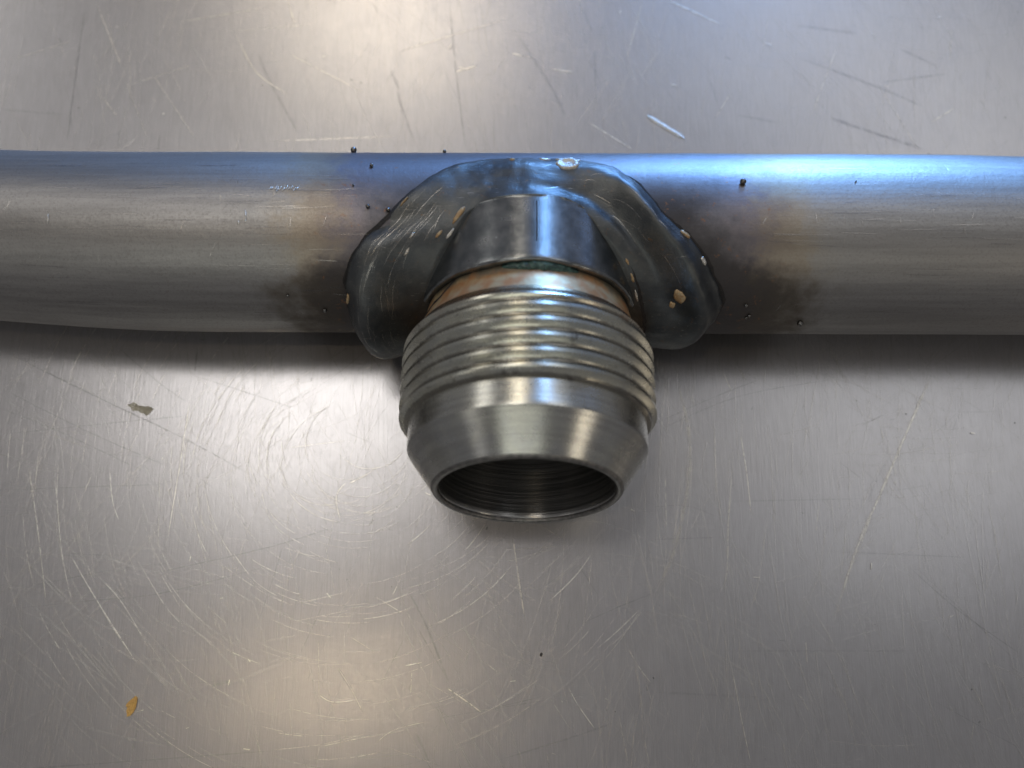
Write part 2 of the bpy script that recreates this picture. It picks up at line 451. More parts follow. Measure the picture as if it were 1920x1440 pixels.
LIGHT_SCRATCHES=[
([(-71.9,-29.4),(-69.1,-40.2),(-66.6,-51.0)],0.23,0.60),
([(-67.8,-30.7),(-65.4,-42.7),(-62.9,-50.5)],0.18,0.60),
([(-59.7,-30.3),(-58.7,-35.5),(-57.4,-38.4)],0.16,0.70),
([(-48.6,-20.0),(-49.2,-28.5),(-50.3,-42.2)],0.23,0.80),
([(-64.4,-42.7),(-60.1,-48.9),(-52.5,-59.0)],0.16,0.70),
([(-59.1,-46.8),(-55.8,-50.1),(-51.0,-57.0)],0.14,0.60),
([(-60.1,-48.9),(-57.2,-53.0),(-54.3,-56.6)],0.14,0.60),
([(-54.8,-43.1),(-49.9,-50.1),(-46.7,-53.3)],0.14,0.50),
([(-51.2,-45.2),(-47.3,-50.9)],0.14,0.50),
([(-41.0,-42.2),(-37.1,-46.8),(-33.2,-49.2)],0.13,0.60),
([(-42.4,-44.3),(-35.8,-48.4),(-31.5,-50.2)],0.13,0.50),
([(-47.3,-35.8),(-45.1,-42.2),(-43.8,-44.7)],0.13,0.50),
([(-45.2,-34.6),(-43.3,-40.9),(-42.9,-43.0)],0.13,0.50),
([(-37.7,-31.1),(-35.1,-38.4),(-29.4,-42.1)],0.13,0.60),
([(-34.5,-27.5),(-24.5,-26.2)],0.14,0.60),
([(-31.0,-50.0),(-24.0,-48.4)],0.13,0.50),
([(-31.3,-52.5),(-23.0,-50.8)],0.13,0.50),
([(-23.7,-54.1),(-19.7,-56.5)],0.13,0.50),
([(-27.1,-62.4),(-25.0,-63.4),(-20.9,-63.0)],0.14,0.80),
([(-24.8,-58.5),(-22.6,-61.6),(-20.8,-64.8)],0.18,0.80),
([(-27.1,-69.4),(-19.2,-67.8)],0.14,0.60),
([(-33.6,-69.8),(-26.3,-69.0),(-19.3,-67.3)],0.13,0.50),
([(-63.0,-33.8),(-62.0,-31.1)],0.14,0.50),
([(-57.8,-29.8),(-55.6,-24.5)],0.14,0.50),
([(-24.3,-32.3),(-25.9,-34.5),(-25.1,-38.3)],0.27,0.70),
([(-21.3,-31.2),(-24.2,-32.7)],0.27,0.70),
([(-45.8,-27.6),(-43.6,-21.8)],0.18,0.40),
([(-76.0,-19.2),(-73.1,-13.7)],0.18,0.30),
([(-70.5,-53.0),(-65.9,-57.4)],0.18,0.30),
([(-52.2,-31.1),(-51.4,-42.6)],0.13,0.50),
([(-27.5,-54.9),(-27.0,-63.6)],0.13,0.50),
([(-29.5,-40.0),(-36.5,-36.7)],0.13,0.40),
([(-62.3,-56.2),(-58.0,-61.4)],0.18,0.30),
([(63.6,-15.7),(59.2,-24.1),(54.5,-33.3),(49.9,-42.3),(45.7,-53.0)],0.68,0.50),
([(63.0,-16.4),(58.1,-26.3),(53.4,-35.5),(49.2,-44.8)],0.18,0.60),
([(34.0,-24.6),(34.7,-31.2),(35.0,-37.3)],0.23,0.60),
([(33.0,-26.9),(31.6,-38.1),(31.0,-45.7),(29.6,-48.6)],0.23,0.45),
([(31.0,-57.9),(32.1,-65.4),(33.2,-71.9)],0.20,0.60),
([(41.8,-54.6),(41.8,-58.2)],0.23,0.50),
([(64.4,-59.8),(66.5,-64.8)],0.23,0.40),
([(24.9,-17.0),(26.3,-24.2),(26.1,-31.7),(23.5,-42.4),(19.9,-49.4)],0.90,0.35),
([(22.6,-30.8),(22.5,-39.9)],0.18,0.50),
([(40.5,-62.2),(41.6,-64.5)],0.27,0.40),
([(64.5,-66.0),(63.9,-68.3)],0.23,0.40),
([(45.9,-60.6),(47.9,-67.2)],0.18,0.35),
([(34.8,-60.3),(38.5,-67.6)],0.18,0.30),
([(30.3,-23.3),(29.9,-36.4)],0.18,0.30),
([(45.1,-35.1),(44.3,-39.8)],0.18,0.40),
([(37.5,-36.4),(35.6,-46.5),(34.1,-50.6)],0.27,0.30),
([(48.9,-38.1),(47.4,-46.5)],0.23,0.30),
([(29.9,-51.9),(28.8,-56.7)],0.18,0.30),
([(45.9,-38.1),(44.2,-47.3)],0.18,0.30),
([(34.3,-14.7),(35.1,-16.5)],0.23,0.50),
([(31.8,-15.2),(33.0,-18.4)],0.23,0.50),
([(48.1,-31.2),(48.0,-36.4)],0.18,0.30),
([(0.1,-40.3),(0.9,-45.9),(1.9,-52.3)],0.32,0.50),
([(4.8,-50.0),(9.0,-46.1),(11.8,-42.4)],0.16,0.60),
([(-9.2,-61.4),(-6.7,-63.0),(-4.1,-64.8)],0.32,0.90),
([(7.9,-61.2),(9.3,-63.7),(11.8,-67.1)],0.18,0.70),
([(16.4,-55.8),(18.0,-58.6),(20.1,-61.3)],0.18,0.60),
([(11.8,-56.3),(15.2,-53.5),(18.5,-50.4)],0.14,0.60),
([(13.5,-56.1),(16.2,-53.7),(19.2,-50.1)],0.14,0.40),
([(-19.2,-69.2),(-16.4,-67.1),(-11.0,-65.8)],0.13,0.50),
([(-15.2,-58.5),(-12.6,-58.0)],0.14,0.80),
([(-14.1,-59.2),(-14.2,-62.4)],0.14,0.70),
([(-19.9,-48.8),(-15.4,-51.4)],0.18,0.50),
([(-17.2,-48.8),(-16.0,-46.2)],0.14,0.70),
([(5.2,-62.5),(8.3,-67.1)],0.13,0.50),
([(15.0,-65.0),(16.2,-71.7)],0.23,0.40),
([(18.5,-68.2),(19.1,-71.7)],0.23,0.40),
([(4.9,-70.0),(5.2,-72.0)],0.23,0.50),
([(-4.2,-57.7),(-1.3,-59.8)],0.18,0.40),
([(-12.3,-60.5),(-6.0,-63.9)],0.13,0.40),
([(-17.8,-69.2),(-9.7,-71.8)],0.14,0.40),
([(-0.9,-44.0),(6.1,-42.0)],0.18,0.35),
([(-1.4,-42.3),(6.8,-41.7)],0.14,0.30),
([(-69.5,47.2),(-64.1,35.3)],0.27,0.50),
([(-56.1,44.0),(-40.3,47.1)],0.32,0.50),
([(-48.0,42.3),(-33.1,43.8)],0.27,0.40),
([(-46.2,42.3),(-42.2,34.9),(-36.3,30.6)],0.32,0.50),
([(-37.2,38.4),(-24.2,31.1)],0.32,0.50),
([(-37.8,48.3),(-36.4,43.8)],0.36,0.50),
([(-63.0,32.4),(-51.1,36.8)],0.36,0.40),
([(-81.8,37.2),(-72.6,40.7)],0.36,0.35),
([(-19.2,38.7),(-1.2,44.9)],0.36,0.50),
([(-9.5,35.1),(-6.0,36.2)],0.45,0.90),
([(-9.1,36.0),(-7.3,35.4)],0.36,0.70),
([(-39.7,22.5),(-18.3,23.5)],0.36,0.40),
([(-67.1,30.5),(-64.1,26.7)],0.27,0.40),
([(-63.5,33.4),(-58.5,22.0)],0.27,0.30),
([(-59.7,35.3),(-50.9,22.5)],0.27,0.40),
([(-0.3,38.5),(2.8,37.8)],0.45,0.70),
([(6.3,35.6),(9.8,35.1)],0.45,0.80),
([(12.2,26.0),(19.4,21.1)],0.36,0.70),
([(25.5,48.6),(35.1,43.6)],0.54,0.50),
([(21.5,48.6),(18.6,37.6)],0.36,0.40),
([(53.4,40.2),(48.1,27.1)],0.36,0.40),
([(59.4,33.4),(65.2,21.0)],0.36,0.35),
([(67.4,26.2),(71.6,28.9)],0.36,0.50),
([(35.3,31.4),(32.5,26.6)],0.32,0.40),
([(41.0,38.7),(42.3,45.6)],0.32,0.35),
([(72.7,43.7),(71.6,37.3)],0.36,0.30),
([(24.3,39.6),(20.7,34.2)],0.36,0.30),
]
DARK_SCRATCHES=[
([(-77.2,-12.8),(-61.8,-20.1),(-49.4,-25.8),(-38.6,-31.5)],0.25,0.60),
([(-77.4,-18.3),(-63.5,-25.0),(-49.9,-30.7)],0.23,0.45),
([(-76.5,-25.5),(-59.2,-23.6),(-46.2,-22.3)],0.23,0.35),
([(-60.4,-11.8),(-53.7,-17.3),(-49.0,-20.5)],0.20,0.50),
([(-48.0,-16.4),(-32.2,-21.5)],0.18,0.50),
([(-75.5,-33.8),(-49.7,-32.8)],0.23,0.35),
([(-73.3,-51.0),(-60.9,-49.7),(-50.1,-48.5),(-33.9,-44.3)],0.20,0.45),
([(-52.8,-46.0),(-36.2,-42.2),(-26.5,-39.2)],0.23,0.50),
([(-33.2,-41.3),(-34.6,-46.8),(-36.3,-52.9)],0.18,0.55),
([(-70.6,-72.6),(-32.0,-69.8)],0.23,0.40),
([(-52.6,-70.6),(-51.9,-65.2)],0.45,0.35),
([(-48.1,-11.8),(-48.2,-15.9)],0.36,0.60),
([(-77.0,-21.5),(-67.8,-25.0),(-54.2,-31.1)],0.23,0.40),
([(-73.6,-48.5),(-57.1,-45.2),(-48.7,-44.3)],0.20,0.35),
([(-50.6,-52.1),(-50.5,-46.0)],0.14,0.40),
([(-42.2,-61.3),(-39.9,-60.7)],0.54,0.50),
([(-45.9,-63.5),(-43.9,-62.9)],0.45,0.40),
([(-30.2,-57.3),(-26.9,-49.6)],0.14,0.50),
([(-25.0,-24.9),(-21.0,-26.6)],0.18,0.40),
([(20.7,-23.8),(29.6,-19.7),(37.7,-16.5)],0.18,0.50),
([(20.2,-40.7),(30.8,-40.3)],0.23,0.45),
([(28.8,-56.3),(58.3,-56.2)],0.23,0.35),
([(56.9,-43.9),(63.9,-50.5),(72.6,-56.9)],0.23,0.40),
([(45.6,-42.3),(66.8,-43.1)],0.27,0.30),
([(20.6,-25.1),(34.0,-19.3),(49.2,-16.5)],0.14,0.50),
([(52.2,-23.7),(55.9,-21.9)],0.23,0.50),
([(20.3,-36.0),(25.9,-35.8),(31.4,-38.1)],0.18,0.40),
([(48.3,-29.0),(52.0,-32.0)],0.18,0.40),
([(31.1,-35.1),(52.6,-34.6)],0.23,0.25),
([(19.5,-61.9),(35.9,-62.6)],0.45,0.25),
([(58.5,-62.5),(71.1,-69.5)],0.18,0.30),
([(57.4,-43.5),(72.4,-58.5)],0.18,0.30),
([(-14.9,-48.1),(-12.5,-52.4),(-10.7,-56.4),(-8.7,-61.2)],0.41,0.50),
([(-13.4,-53.3),(-11.4,-56.6),(-9.4,-59.8)],0.23,0.45),
([(-4.6,-64.6),(5.0,-62.4)],0.13,0.50),
([(-19.0,-62.2),(-15.3,-54.7)],0.18,0.40),
([(-2.1,-71.1),(9.2,-67.7),(14.0,-66.1)],0.27,0.40),
([(-13.3,-67.4),(-11.3,-71.4)],0.36,0.40),
([(-10.3,-65.5),(5.0,-63.0)],0.13,0.45),
([(4.5,-57.7),(6.9,-58.2)],0.18,0.35),
([(2.3,-54.7),(3.5,-62.1)],0.18,0.30),
([(-6.8,-40.1),(-4.4,-38.7)],0.18,0.50),
([(13.6,-50.9),(21.2,-48.0)],0.23,0.40),
([(18.9,-61.8),(19.4,-60.7)],0.45,0.40),
([(9.5,-44.2),(12.4,-48.7)],0.18,0.40),
([(10.1,-52.5),(20.7,-48.0)],0.18,0.30),
([(-71.5,47.2),(-71.7,34.8),(-71.7,21.0)],0.41,0.55),
([(-10.8,48.4),(-9.5,35.5),(-7.7,21.2)],0.36,0.55),
([(-20.6,36.0),(-19.0,32.6),(-18.5,29.7),(-15.7,21.7)],0.54,0.45),
([(-42.0,38.3),(-40.0,33.5),(-34.2,23.0)],0.54,0.40),
([(-83.3,28.0),(-72.4,27.1)],0.45,0.25),
([(-63.5,24.8),(-63.4,21.0)],0.45,0.35),
([(-57.0,23.8),(-57.1,20.6)],0.54,0.30),
([(-0.3,43.5),(6.2,32.2),(8.4,26.9)],0.63,0.35),
([(46.6,38.0),(59.8,32.4),(66.4,29.1)],0.54,0.40),
([(51.1,27.1),(57.0,24.8),(66.5,21.3)],0.72,0.50),
([(13.3,39.5),(13.4,28.9)],0.45,0.40),
([(59.9,33.4),(71.4,35.1)],0.45,0.35),
([(63.5,39.7),(69.7,36.3)],0.54,0.35),
([(36.0,27.5),(42.9,26.1)],0.54,0.30),
([(32.0,34.2),(33.1,29.4)],0.45,0.30),
([(10.8,48.5),(13.4,41.5)],0.45,0.30),
([(46.6,43.9),(57.1,42.4)],0.63,0.30),
]
# ------------------------------------------------------------------ the table
def table():
    t = bpy.data.objects.new("steel_table", None)
    COL.objects.link(t)
    tag(t, "scratched stainless steel table top under the welded pipe", "table")
    # top sheet with a rolled front and back edge
    bm = bmesh.new()
    bmesh.ops.create_cube(bm, size=1)
    for v in bm.verts:
        v.co = Vector((v.co.x * 1.6, v.co.y * 0.9 + 0.1, (v.co.z - 0.5) * 0.03))
    bmesh.ops.bevel(bm, geom=[e for e in bm.edges], offset=0.006, segments=3, affect='EDGES')
    me = bpy.data.meshes.new("table_top")
    bm.to_mesh(me)
    bm.free()
    me.materials.append(M_TABLE)
    o = bpy.data.objects.new("table_top", me)
    COL.objects.link(o)
    o.parent = t

    def ribbons(name, items, mat, z0, wide=1.0, strong=1.0, ridge=0.0):
        V, F, U = [], [], []
        zi = z0
        for pts, w, st in items:
            zi += 0.00003
            P = [Vector((x, y, 0)) for x, y in pts]
            # Catmull-Rom through the points
            S = []
            for i in range(len(P) - 1):
                p0, p1, p2, p3 = P[max(i - 1, 0)], P[i], P[i + 1], P[min(i + 2, len(P) - 1)]
                for k in range(8):
                    q = k / 8
                    S.append(0.5 * ((2 * p1) + (p2 - p0) * q + (2 * p0 - 5 * p1 + 4 * p2 - p3) * q * q + (3 * p1 - p0 - 3 * p2 + p3) * q ** 3))
            S.append(P[-1])
            b = len(V)
            for i, p in enumerate(S):
                d = (S[min(i + 1, len(S) - 1)] - S[max(i - 1, 0)]).normalized()
                nrm = Vector((-d.y, d.x, 0))
                q = i / (len(S) - 1)
                tap = min(1.0, 6 * q, 6 * (1 - q))
                ww = w * (0.35 + 0.65 * tap) * wide * (0.8 + 0.4 * noise.noise(p * 0.4))
                hr = min(ww, 0.16) * ridge * tap * (0.6 + 0.8 * abs(noise.noise(Vector((b * 0.37, i * 0.05, 1)))))
                V += [tuple(p + nrm * ww * 0.5 + Vector((0, 0, zi))), tuple(p + Vector((0, 0, zi + hr))), tuple(p - nrm * ww * 0.5 + Vector((0, 0, zi)))]
                U += [(st * strong * tap, 0), (st * strong * tap, 0.5), (st * strong * tap, 1)]
                if i:
                    k = b + 3 * i
                    F += [(k - 3, k - 2, k + 1, k), (k - 2, k - 1, k + 2, k + 1)]
        o = obj(name, V, F, mat, t, True, U)
        o['kind'] = 'stuff'
        return o
    ribbons("dirty_scratches", DARK_SCRATCHES, M_DARK, 0.006, 1.5, 0.5)
    ribbons("pale_scratches", LIGHT_SCRATCHES, M_LIGHT, 0.016, 1.25, 1.5, 0.2)

    # hair scratches left by years of wiping: families of near-parallel faint lines
    rng = random.Random(11)
    fine_lines, dirty_lines = [], []

    def arc(x, y, a, L, curve):
        pts = []
        p = Vector((x, y, 0))
        for k in range(4):
            pts.append((p.x, p.y))
            ang = a + curve * L * (k / 3 - 0.5)
            p = p + Vector((math.cos(ang), math.sin(ang), 0)) * (L / 3)
        return pts
    for fam in range(380):
        fx, fy = rng.uniform(-95, 95), rng.uniform(-78, 70)
        fa = rng.choice((rng.uniform(0, PI), rng.gauss(1.45, 0.3), rng.gauss(1.9, 0.3)))
        spread, curve, fl = rng.uniform(2, 10), rng.uniform(-0.03, 0.03), rng.uniform(4, 20)
        for i in range(rng.randint(3, 18)):
            L = fl * rng.uniform(0.4, 1.4)
            it = (arc(fx + rng.gauss(0, spread), fy + rng.gauss(0, spread), fa + rng.gauss(0, 0.08), L, curve), rng.uniform(0.07, 0.18), rng.uniform(0.08, 0.36))
            (dirty_lines if rng.random() < 0.14 else fine_lines).append(it)
    for i in range(300):      # arcs ringed round a lamp's reflection, its scratch glint built into the shape
        R, th = rng.uniform(6, 50), rng.uniform(2.0, 5.6)
        L = rng.uniform(3, 16)
        cx, cy = -25 + rng.gauss(0, 2), -27 + rng.gauss(0, 2)
        fine_lines.append((arc(cx + R * math.cos(th), cy + R * math.sin(th), th + PI / 2 + L / R / 2, L, 1 / R), rng.uniform(0.08, 0.22), rng.uniform(0.15, 0.6)))
    for i in range(230):      # fan of strokes on the near right part
        x, y = rng.uniform(18, 78), rng.uniform(-78, -14)
        fine_lines.append((arc(x, y, PI / 2 + (y + 45) * -0.007 + rng.gauss(0, 0.09), rng.uniform(5, 22), rng.uniform(-0.01, 0.0)), rng.uniform(0.08, 0.24), rng.uniform(0.08, 0.3)))
    for i in range(120):      # pits and dings
        x, y = rng.uniform(-80, 80), rng.uniform(-75, 55)
        a, L = rng.uniform(0, PI), rng.uniform(0.3, 1.3)
        (fine_lines if rng.random() < 0.6 else dirty_lines).append(([(x, y), (x + L * math.cos(a), y + L * math.sin(a))], rng.uniform(0.15, 0.4), rng.uniform(0.4, 0.9)))
    ribbons("dirty_hair_scratches", dirty_lines, M_DARK, 0.026, 1.0, 0.6)
    ribbons("hair_scratches_and_glint_arcs", fine_lines, M_LIGHT, 0.06, 1.0, 1.4, 0.16)

    # one deep bright gouge behind the pipe
    A, B = Vector((21.58, 27.28, 0)), Vector((27.48, 23.24, 0))
    d = (B - A).normalized()
    nn = Vector((-d.y, d.x, 0))
    V, F = [], []
    for i in range(15):
        q = i / 14
        p = A.lerp(B, q)
        w = 0.36 * min(1, 5 * q + 0.25, 5 * (1 - q) + 0.25)
        for j in range(7):
            e = j / 6 * 2 - 1
            V.append(tuple(p + nn * w * e + Vector((0, 0, 0.09 + 0.06 * (1 - e * e)))))
    obj("gouge", V, grid_faces(7, 15), M_SILVER, t)
    return t


# ------------------------------------------------------------------ the welded pipe
pipe = bpy.data.objects.new("welded_pipe", None)
COL.objects.link(pipe)
pipe.location = (0, 0, H * MM)
pipe.rotation_euler = (-TILT, 0, 0)
tag(pipe, "heat tinted steel pipe with a threaded fitting welded to its middle", "pipe")
RT = 12.64
RH = 14.8
YAW = -0.0074
AX0 = 2.1134
FM = Matrix(((math.cos(YAW), 0, math.sin(YAW)), (math.sin(YAW), 0, -math.cos(YAW)), (0, 1, 0))).to_4x4()
FM.translation = Vector((AX0, 0, 0)) * MM
PM = Matrix.Identity(4)     # pipe space: axis along X through the origin


def tube_frame(X):
    l = max(0.0, -X - 42)
    r = max(0.0, X - 56)
    y = 1.15 * (l / 33) ** 2 - 0.30 * (r / 21) ** 2
    R = RT - 0.62 * sstep(0, 40, l) - 0.22 * sstep(0, 26, r)
    return y, R


def tube_pt(X, ang, lift=0.0):
    """ang in degrees from straight ahead (-Y) up over the top"""
    y, R = tube_frame(X)
    a = math.radians(ang)
    return Vector((X, y - (R + lift) * math.cos(a), (R + lift) * math.sin(a)))


def make_tube():
    V = []
    n = 160
    xs = [-150 + 300 * i / 200 for i in range(201)]
    for X in xs:
        for k in range(n):
            p = tube_pt(X, 360 * k / n)
            w = 0.05 * noise.noise(p * 0.08) + 0.02 * noise.noise(p * 0.3)
            V.append(tuple(p + Vector((0, -math.cos(2 * PI * k / n), math.sin(2 * PI * k / n))) * w))
    F = grid_faces(n, len(xs), True)
    # wall thickness at the open ends: an inner skin joined to the outer one
    m0 = len(V)
    for X in xs:
        for k in range(n):
            V.append(tuple(tube_pt(X, 360 * k / n, -1.6)))
    F += [tuple(m0 + i for i in reversed(f)) for f in grid_faces(n, len(xs), True)]
    last = (len(xs) - 1) * n
    for k in range(n):
        k1 = (k + 1) % n
        F += [(k1, k, m0 + k, m0 + k1), (last + k, last + k1, m0 + last + k1, m0 + last + k)]
    return obj("tube", V, F, M_TUBE, pipe, matrix=PM)


make_tube()

# toe of the weld on the pipe: angle round the fitting -> (x, angle round the pipe)
OUT = [(-45, 15.5, -80), (-22, 20.0, -44), (-14, 23.2, -27), (-6, 25.8, -12), (1, 27.3, 1), (10, 28.05, 21), (18.2, 26.3, 39), (26.8, 23.3, 57.9), (35.4, 19.2, 73.7), (43.6, 15.25, 97.9),
       (47.4, 13.3, 106.3), (56.8, 9.8, 112.3), (73.4, 5.5, 115.6), (94.5, 1.2, 115.5), (114.3, -3.1, 114.6), (128.3, -7.3, 109.2), (137.2, -11.45, 97.3), (142.2, -14.1, 83.4),
       (147.8, -16.8, 70.5), (153.1, -19.5, 60.3), (161.9, -21.8, 38.2), (171.8, -21.9, 15.9), (183, -21.4, -8), (192, -20.2, -26), (201, -17.6, -45), (225, -12, -75), (250, -5, -105), (270, 2, -113), (290, 9, -108), (315, 15.5, -80)]
OX = [(a, x) for a, x, g in OUT]
OA = [(a, g) for a, x, g in OUT]
SIN = [(-45, 8.0), (-22, 13.2), (-8, 14.6), (4, 14.2), (15, 12.4), (24, 10.3), (33, 8.3), (47, 6.7), (60, 4.1), (72, 3.2), (90, 3.25), (110, 3.3), (122, 3.6), (136, 6.6), (148, 8.6), (158, 10.6), (167, 12.2),
       (178, 13.8), (192, 14.4), (204, 13.0), (225, 8.0), (250, 4.5), (270, 3.5), (290, 4.5), (315, 8.0)]
BULGE = [(-45, 1.0), (-15, 1.5), (8, 1.7), (30, 1.3), (60, 1.0), (90, 0.75), (120, 0.9), (150, 1.2), (172, 1.7), (196, 2.5), (225, 1.2), (270, 0.8), (315, 1.2)]


def smooth_tab(tab, x, w=3.0):
    return sum(interp(tab, x + o * w) for o in (-1, -0.5, 0, 0.5, 1)) / 5


def weld_pt(phi, t):
    """point of the bead in pipe space, t = 0 at the toe on the pipe, 1 on the collar"""
    a = math.radians(phi)
    e = Vector((math.cos(a), 0, math.sin(a)))
    X, g = smooth_tab(OX, phi, 2.0), smooth_tab(OA, phi, 2.0)
    X += 0.5 * noise.noise(Vector((phi * 0.09, 3, 0))) + 0.25 * noise.noise(Vector((phi * 0.3, 8, 0)))
    toe = tube_pt(X, g, -0.15)
    ga = math.radians(g)
    nt = Vector((0, -math.cos(ga), math.sin(ga)))
    s = smooth_tab(SIN, phi) + 0.3 * noise.noise(Vector((phi * 0.11, 1, 5)))
    rin = RH - 0.1
    pin = Vector((AX0, 0, 0)) + e * rin + Vector((0, -s, 0))
    b = smooth_tab(BULGE, phi)
    mid = (toe + pin) * 0.5
    ctrl = mid + (nt * 0.9 + e * 0.45).normalized() * b * 1.5 + Vector((0, -0.25 * b, 0))
    q = toe * (1 - t) ** 2 + ctrl * 2 * t * (1 - t) + pin * t * t
    q = q + nt * 1.0 * (1 - math.exp(-t / 0.07)) * (1 - t) ** 2
    # the bead never sinks under the pipe's own skin
    rr = math.hypot(q.y, q.z)
    lim = RT + 0.5 * min(1.0, t / 0.04)
    if t > 0.02 and rr < lim + 0.6:
        k = lim + 0.6 * math.exp((rr - lim - 0.6) / 0.6)
        k = max(k, rr)
        q = Vector((q.x, q.y * k / rr, q.z * k / rr))
    # separate passes of weld: a fat lobe on one side, a long ridge with a valley on the other
    g = lambda v, c, w: math.exp(-((v - c) / w) ** 2)
    out = (nt + e * 0.4).normalized()
    q = q + out * (1.9 * g(phi, 178, 24) * g(t, 0.34, 0.30) - 1.0 * g(phi, 147 - 14 * (t - 0.2), 4.5) * g(t, 0.1, 0.42)
                   + 1.6 * g(phi, 22, 30) * g(t, 0.32, 0.17) - 0.6 * g(phi, 36, 26) * g(t, 0.66, 0.12)
                   + 0.5 * g(phi, 92, 30) * g(t, 0.30, 0.2) - 0.35 * g(phi, 70, 22) * g(t, 0.72, 0.1)
                   - 0.55 * g(phi, 12, 5) * g(t, 0.55, 0.14))
    w = 0.30 * noise.noise(q * 0.2) + 0.09 * noise.noise(q * 0.6) + 0.035 * noise.noise(q * 1.7)
    return q + (nt + e).normalized() * w * min(1.0, 8 * t) * min(1.0, 5 * (1 - t) + 0.1)


def make_weld():
    nu, nv = 300, 44
    V = []
    for j in range(nv):
        t = (j / (nv - 2)) ** 1.25 if j < nv - 1 else 1.0
        for i in range(nu):
            phi = -45 + 360 * i / nu
            p = weld_pt(phi, min(t, 1.0))
            if j == nv - 1:       # tuck the last ring into the collar
                a = math.radians(phi)
                p = p - Vector((math.cos(a), 0, math.sin(a))) * 1.2
            V.append(tuple(p))
    return obj("weld_bead", V, grid_faces(nu, nv, True), M_WELD, pipe, matrix=PM)


make_weld()

# --- the turned fitting, built round its own axis (local Z points to the open end)
fit = bpy.data.objects.new("threaded_fitting", None)
COL.objects.link(fit)
fit.matrix_local = FM
fit.parent = pipe
fit['label'] = "male threaded steel fitting with a coned open nose"


def fpart(name, V, F, mat):
    o = obj(name, V, F, mat)
    o.parent = fit
    return o


def make_collar():
    prof = fine([(14.8, -1.0), (14.8, 12.1)], 0.5) + [(14.78, 12.25), (14.7, 12.4), (14.55, 12.5), (14.35, 12.54), (13.6, 12.5), (13.5, 12.2)]
    V, F = lathe(prof)
    W = []
    for x, y, z in V:
        a = math.atan2(y, x)
        k = sstep(8, 12.3, z)
        dz = k * (0.22 * noise.noise(Vector((x, y, 3)) * 0.25) + 0.12 * noise.noise(Vector((x, y, 9)) * 0.9))
        if z < 8.0:
            back = smooth_tab(SIN, (math.degrees(a) + 45) % 360 - 45) - 0.7
            z = max(z, min(back, 12.0))
        W.append((x, y, z + dz))
    fpart("collar", W, F, M_COLLAR)


make_collar()
fpart("neck", *lathe(fine([(13.5, 11.0), (13.75, 12.6), (13.95, 13.6), (14.35, 15.0), (14.9, 16.2), (15.25, 16.9), (15.3, 17.6)], 0.3)), M_NECK)


def make_thread():
    """a true helix: the strip of profile points runs round and round the barrel"""
    P, rmaj, depth = 2.06, 16.67, 0.86
    s0, s1 = 16.4, 29.1
    prof = [(0.0, 1.0), (0.05, 0.985), (0.10, 0.92), (0.25, 0.52), (0.385, 0.06), (0.40, 0.0), (0.50, -0.01), (0.60, 0.0), (0.615, 0.06), (0.75, 0.52), (0.90, 0.92), (0.95, 0.985), (1.0, 1.0)]
    n = 200
    turns = 8
    V = []
    for k in range(n * turns + 1):
        th = 2 * PI * k / n + 0.6
        for v, d in prof:
            s = s0 - P + P * k / n + v * P
            s = max(s0, min(s1, s))
            env = interp([(16.4, 15.05), (17.0, 15.35), (18.6, 16.67), (28.2, 16.67), (28.5, 16.45), (29.1, 15.3)], s)
            r = rmaj - depth * d
            if abs(v - 0.5) < 0.13:      # small dings along the crest
                nn = noise.noise(Vector((math.cos(th) * 16, math.sin(th) * 16, s)) * 0.8)
                r -= 0.12 * max(0.0, nn - 0.28)
            r = min(r, env)
            V.append((r * math.cos(th), r * math.sin(th), s))
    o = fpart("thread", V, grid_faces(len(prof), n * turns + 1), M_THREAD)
    o.data.set_sharp_from_angle(angle=math.radians(24))


make_thread()
fpart("nose", *lathe(fine([(15.0, 28.4), (15.30, 28.9), (15.34, 29.2), (15.34, 32.2), (15.30, 32.45)], 0.3)), M_NOSE)
fpart("cone", *lathe(fine([(15.30, 32.45), (15.2, 32.62), (12.1, 37.2)], 0.3)), M_CONE)
fpart("lip", *lathe([(12.1, 37.2), (12.0, 37.38), (11.85, 37.52), (11.65, 37.58), (11.45, 37.56), (11.3, 37.48), (11.2, 37.3), (11.18, 37.05)]), M_LIP)
fpart("bore", *lathe(fine([(11.18, 37.05), (11.1, 36.9), (11.05, 2.0), (0.01, 1.9)], 0.6)), M_BORE)


# --- small welding leftovers stuck to the pipe
def ball_mesh(name, rad, mat, seed, sub=2, flat=1.0, rough=0.1):
    bm = bmesh.new()
    bmesh.ops.create_icosphere(bm, subdivisions=sub, radius=1)
    for v in bm.verts:
        k = 1 + rough * noise.noise(v.co * 1.7 + Vector((seed, 0, 0)))
        v.co = Vector((v.co.x, v.co.y, v.co.z * flat)) * k * rad * MM
    me = bpy.data.meshes.new(name)
    bm.to_mesh(me)
    bm.free()
    me.polygons.foreach_set('use_smooth', [True] * len(me.polygons))
    me.materials.append(mat)
    return me


BALLS = [(-18.92, 108.8, .33), (-18.89, 77, .36), (-16.25, 75, .38), (30.1, 94.7, .52), (31.1, 16.6, .34), (31.9, 7.6, .28), (31.6, 5.5, .26), (39.2, .3, .55),
         (-29.9, 22.7, .26), (-25.3, 11.2, .38), (-21, 91.6, .18), (-22.2, 137, .55), (-9.6, 137, .32), (45, 96, .16)]
ball = ball_mesh("spatter_ball", 1.0, M_BALL, 2)
for X, g, r in BALLS:
    o = bpy.data.objects.new("spatter_ball", ball)
    COL.objects.link(o)
    o.location = tube_pt(X, g, r * 0.62) * MM
    r *= 0.82
    o.scale = (r, r, r)
    o.rotation_euler = (X, g, r * 9)
    o.parent = pipe


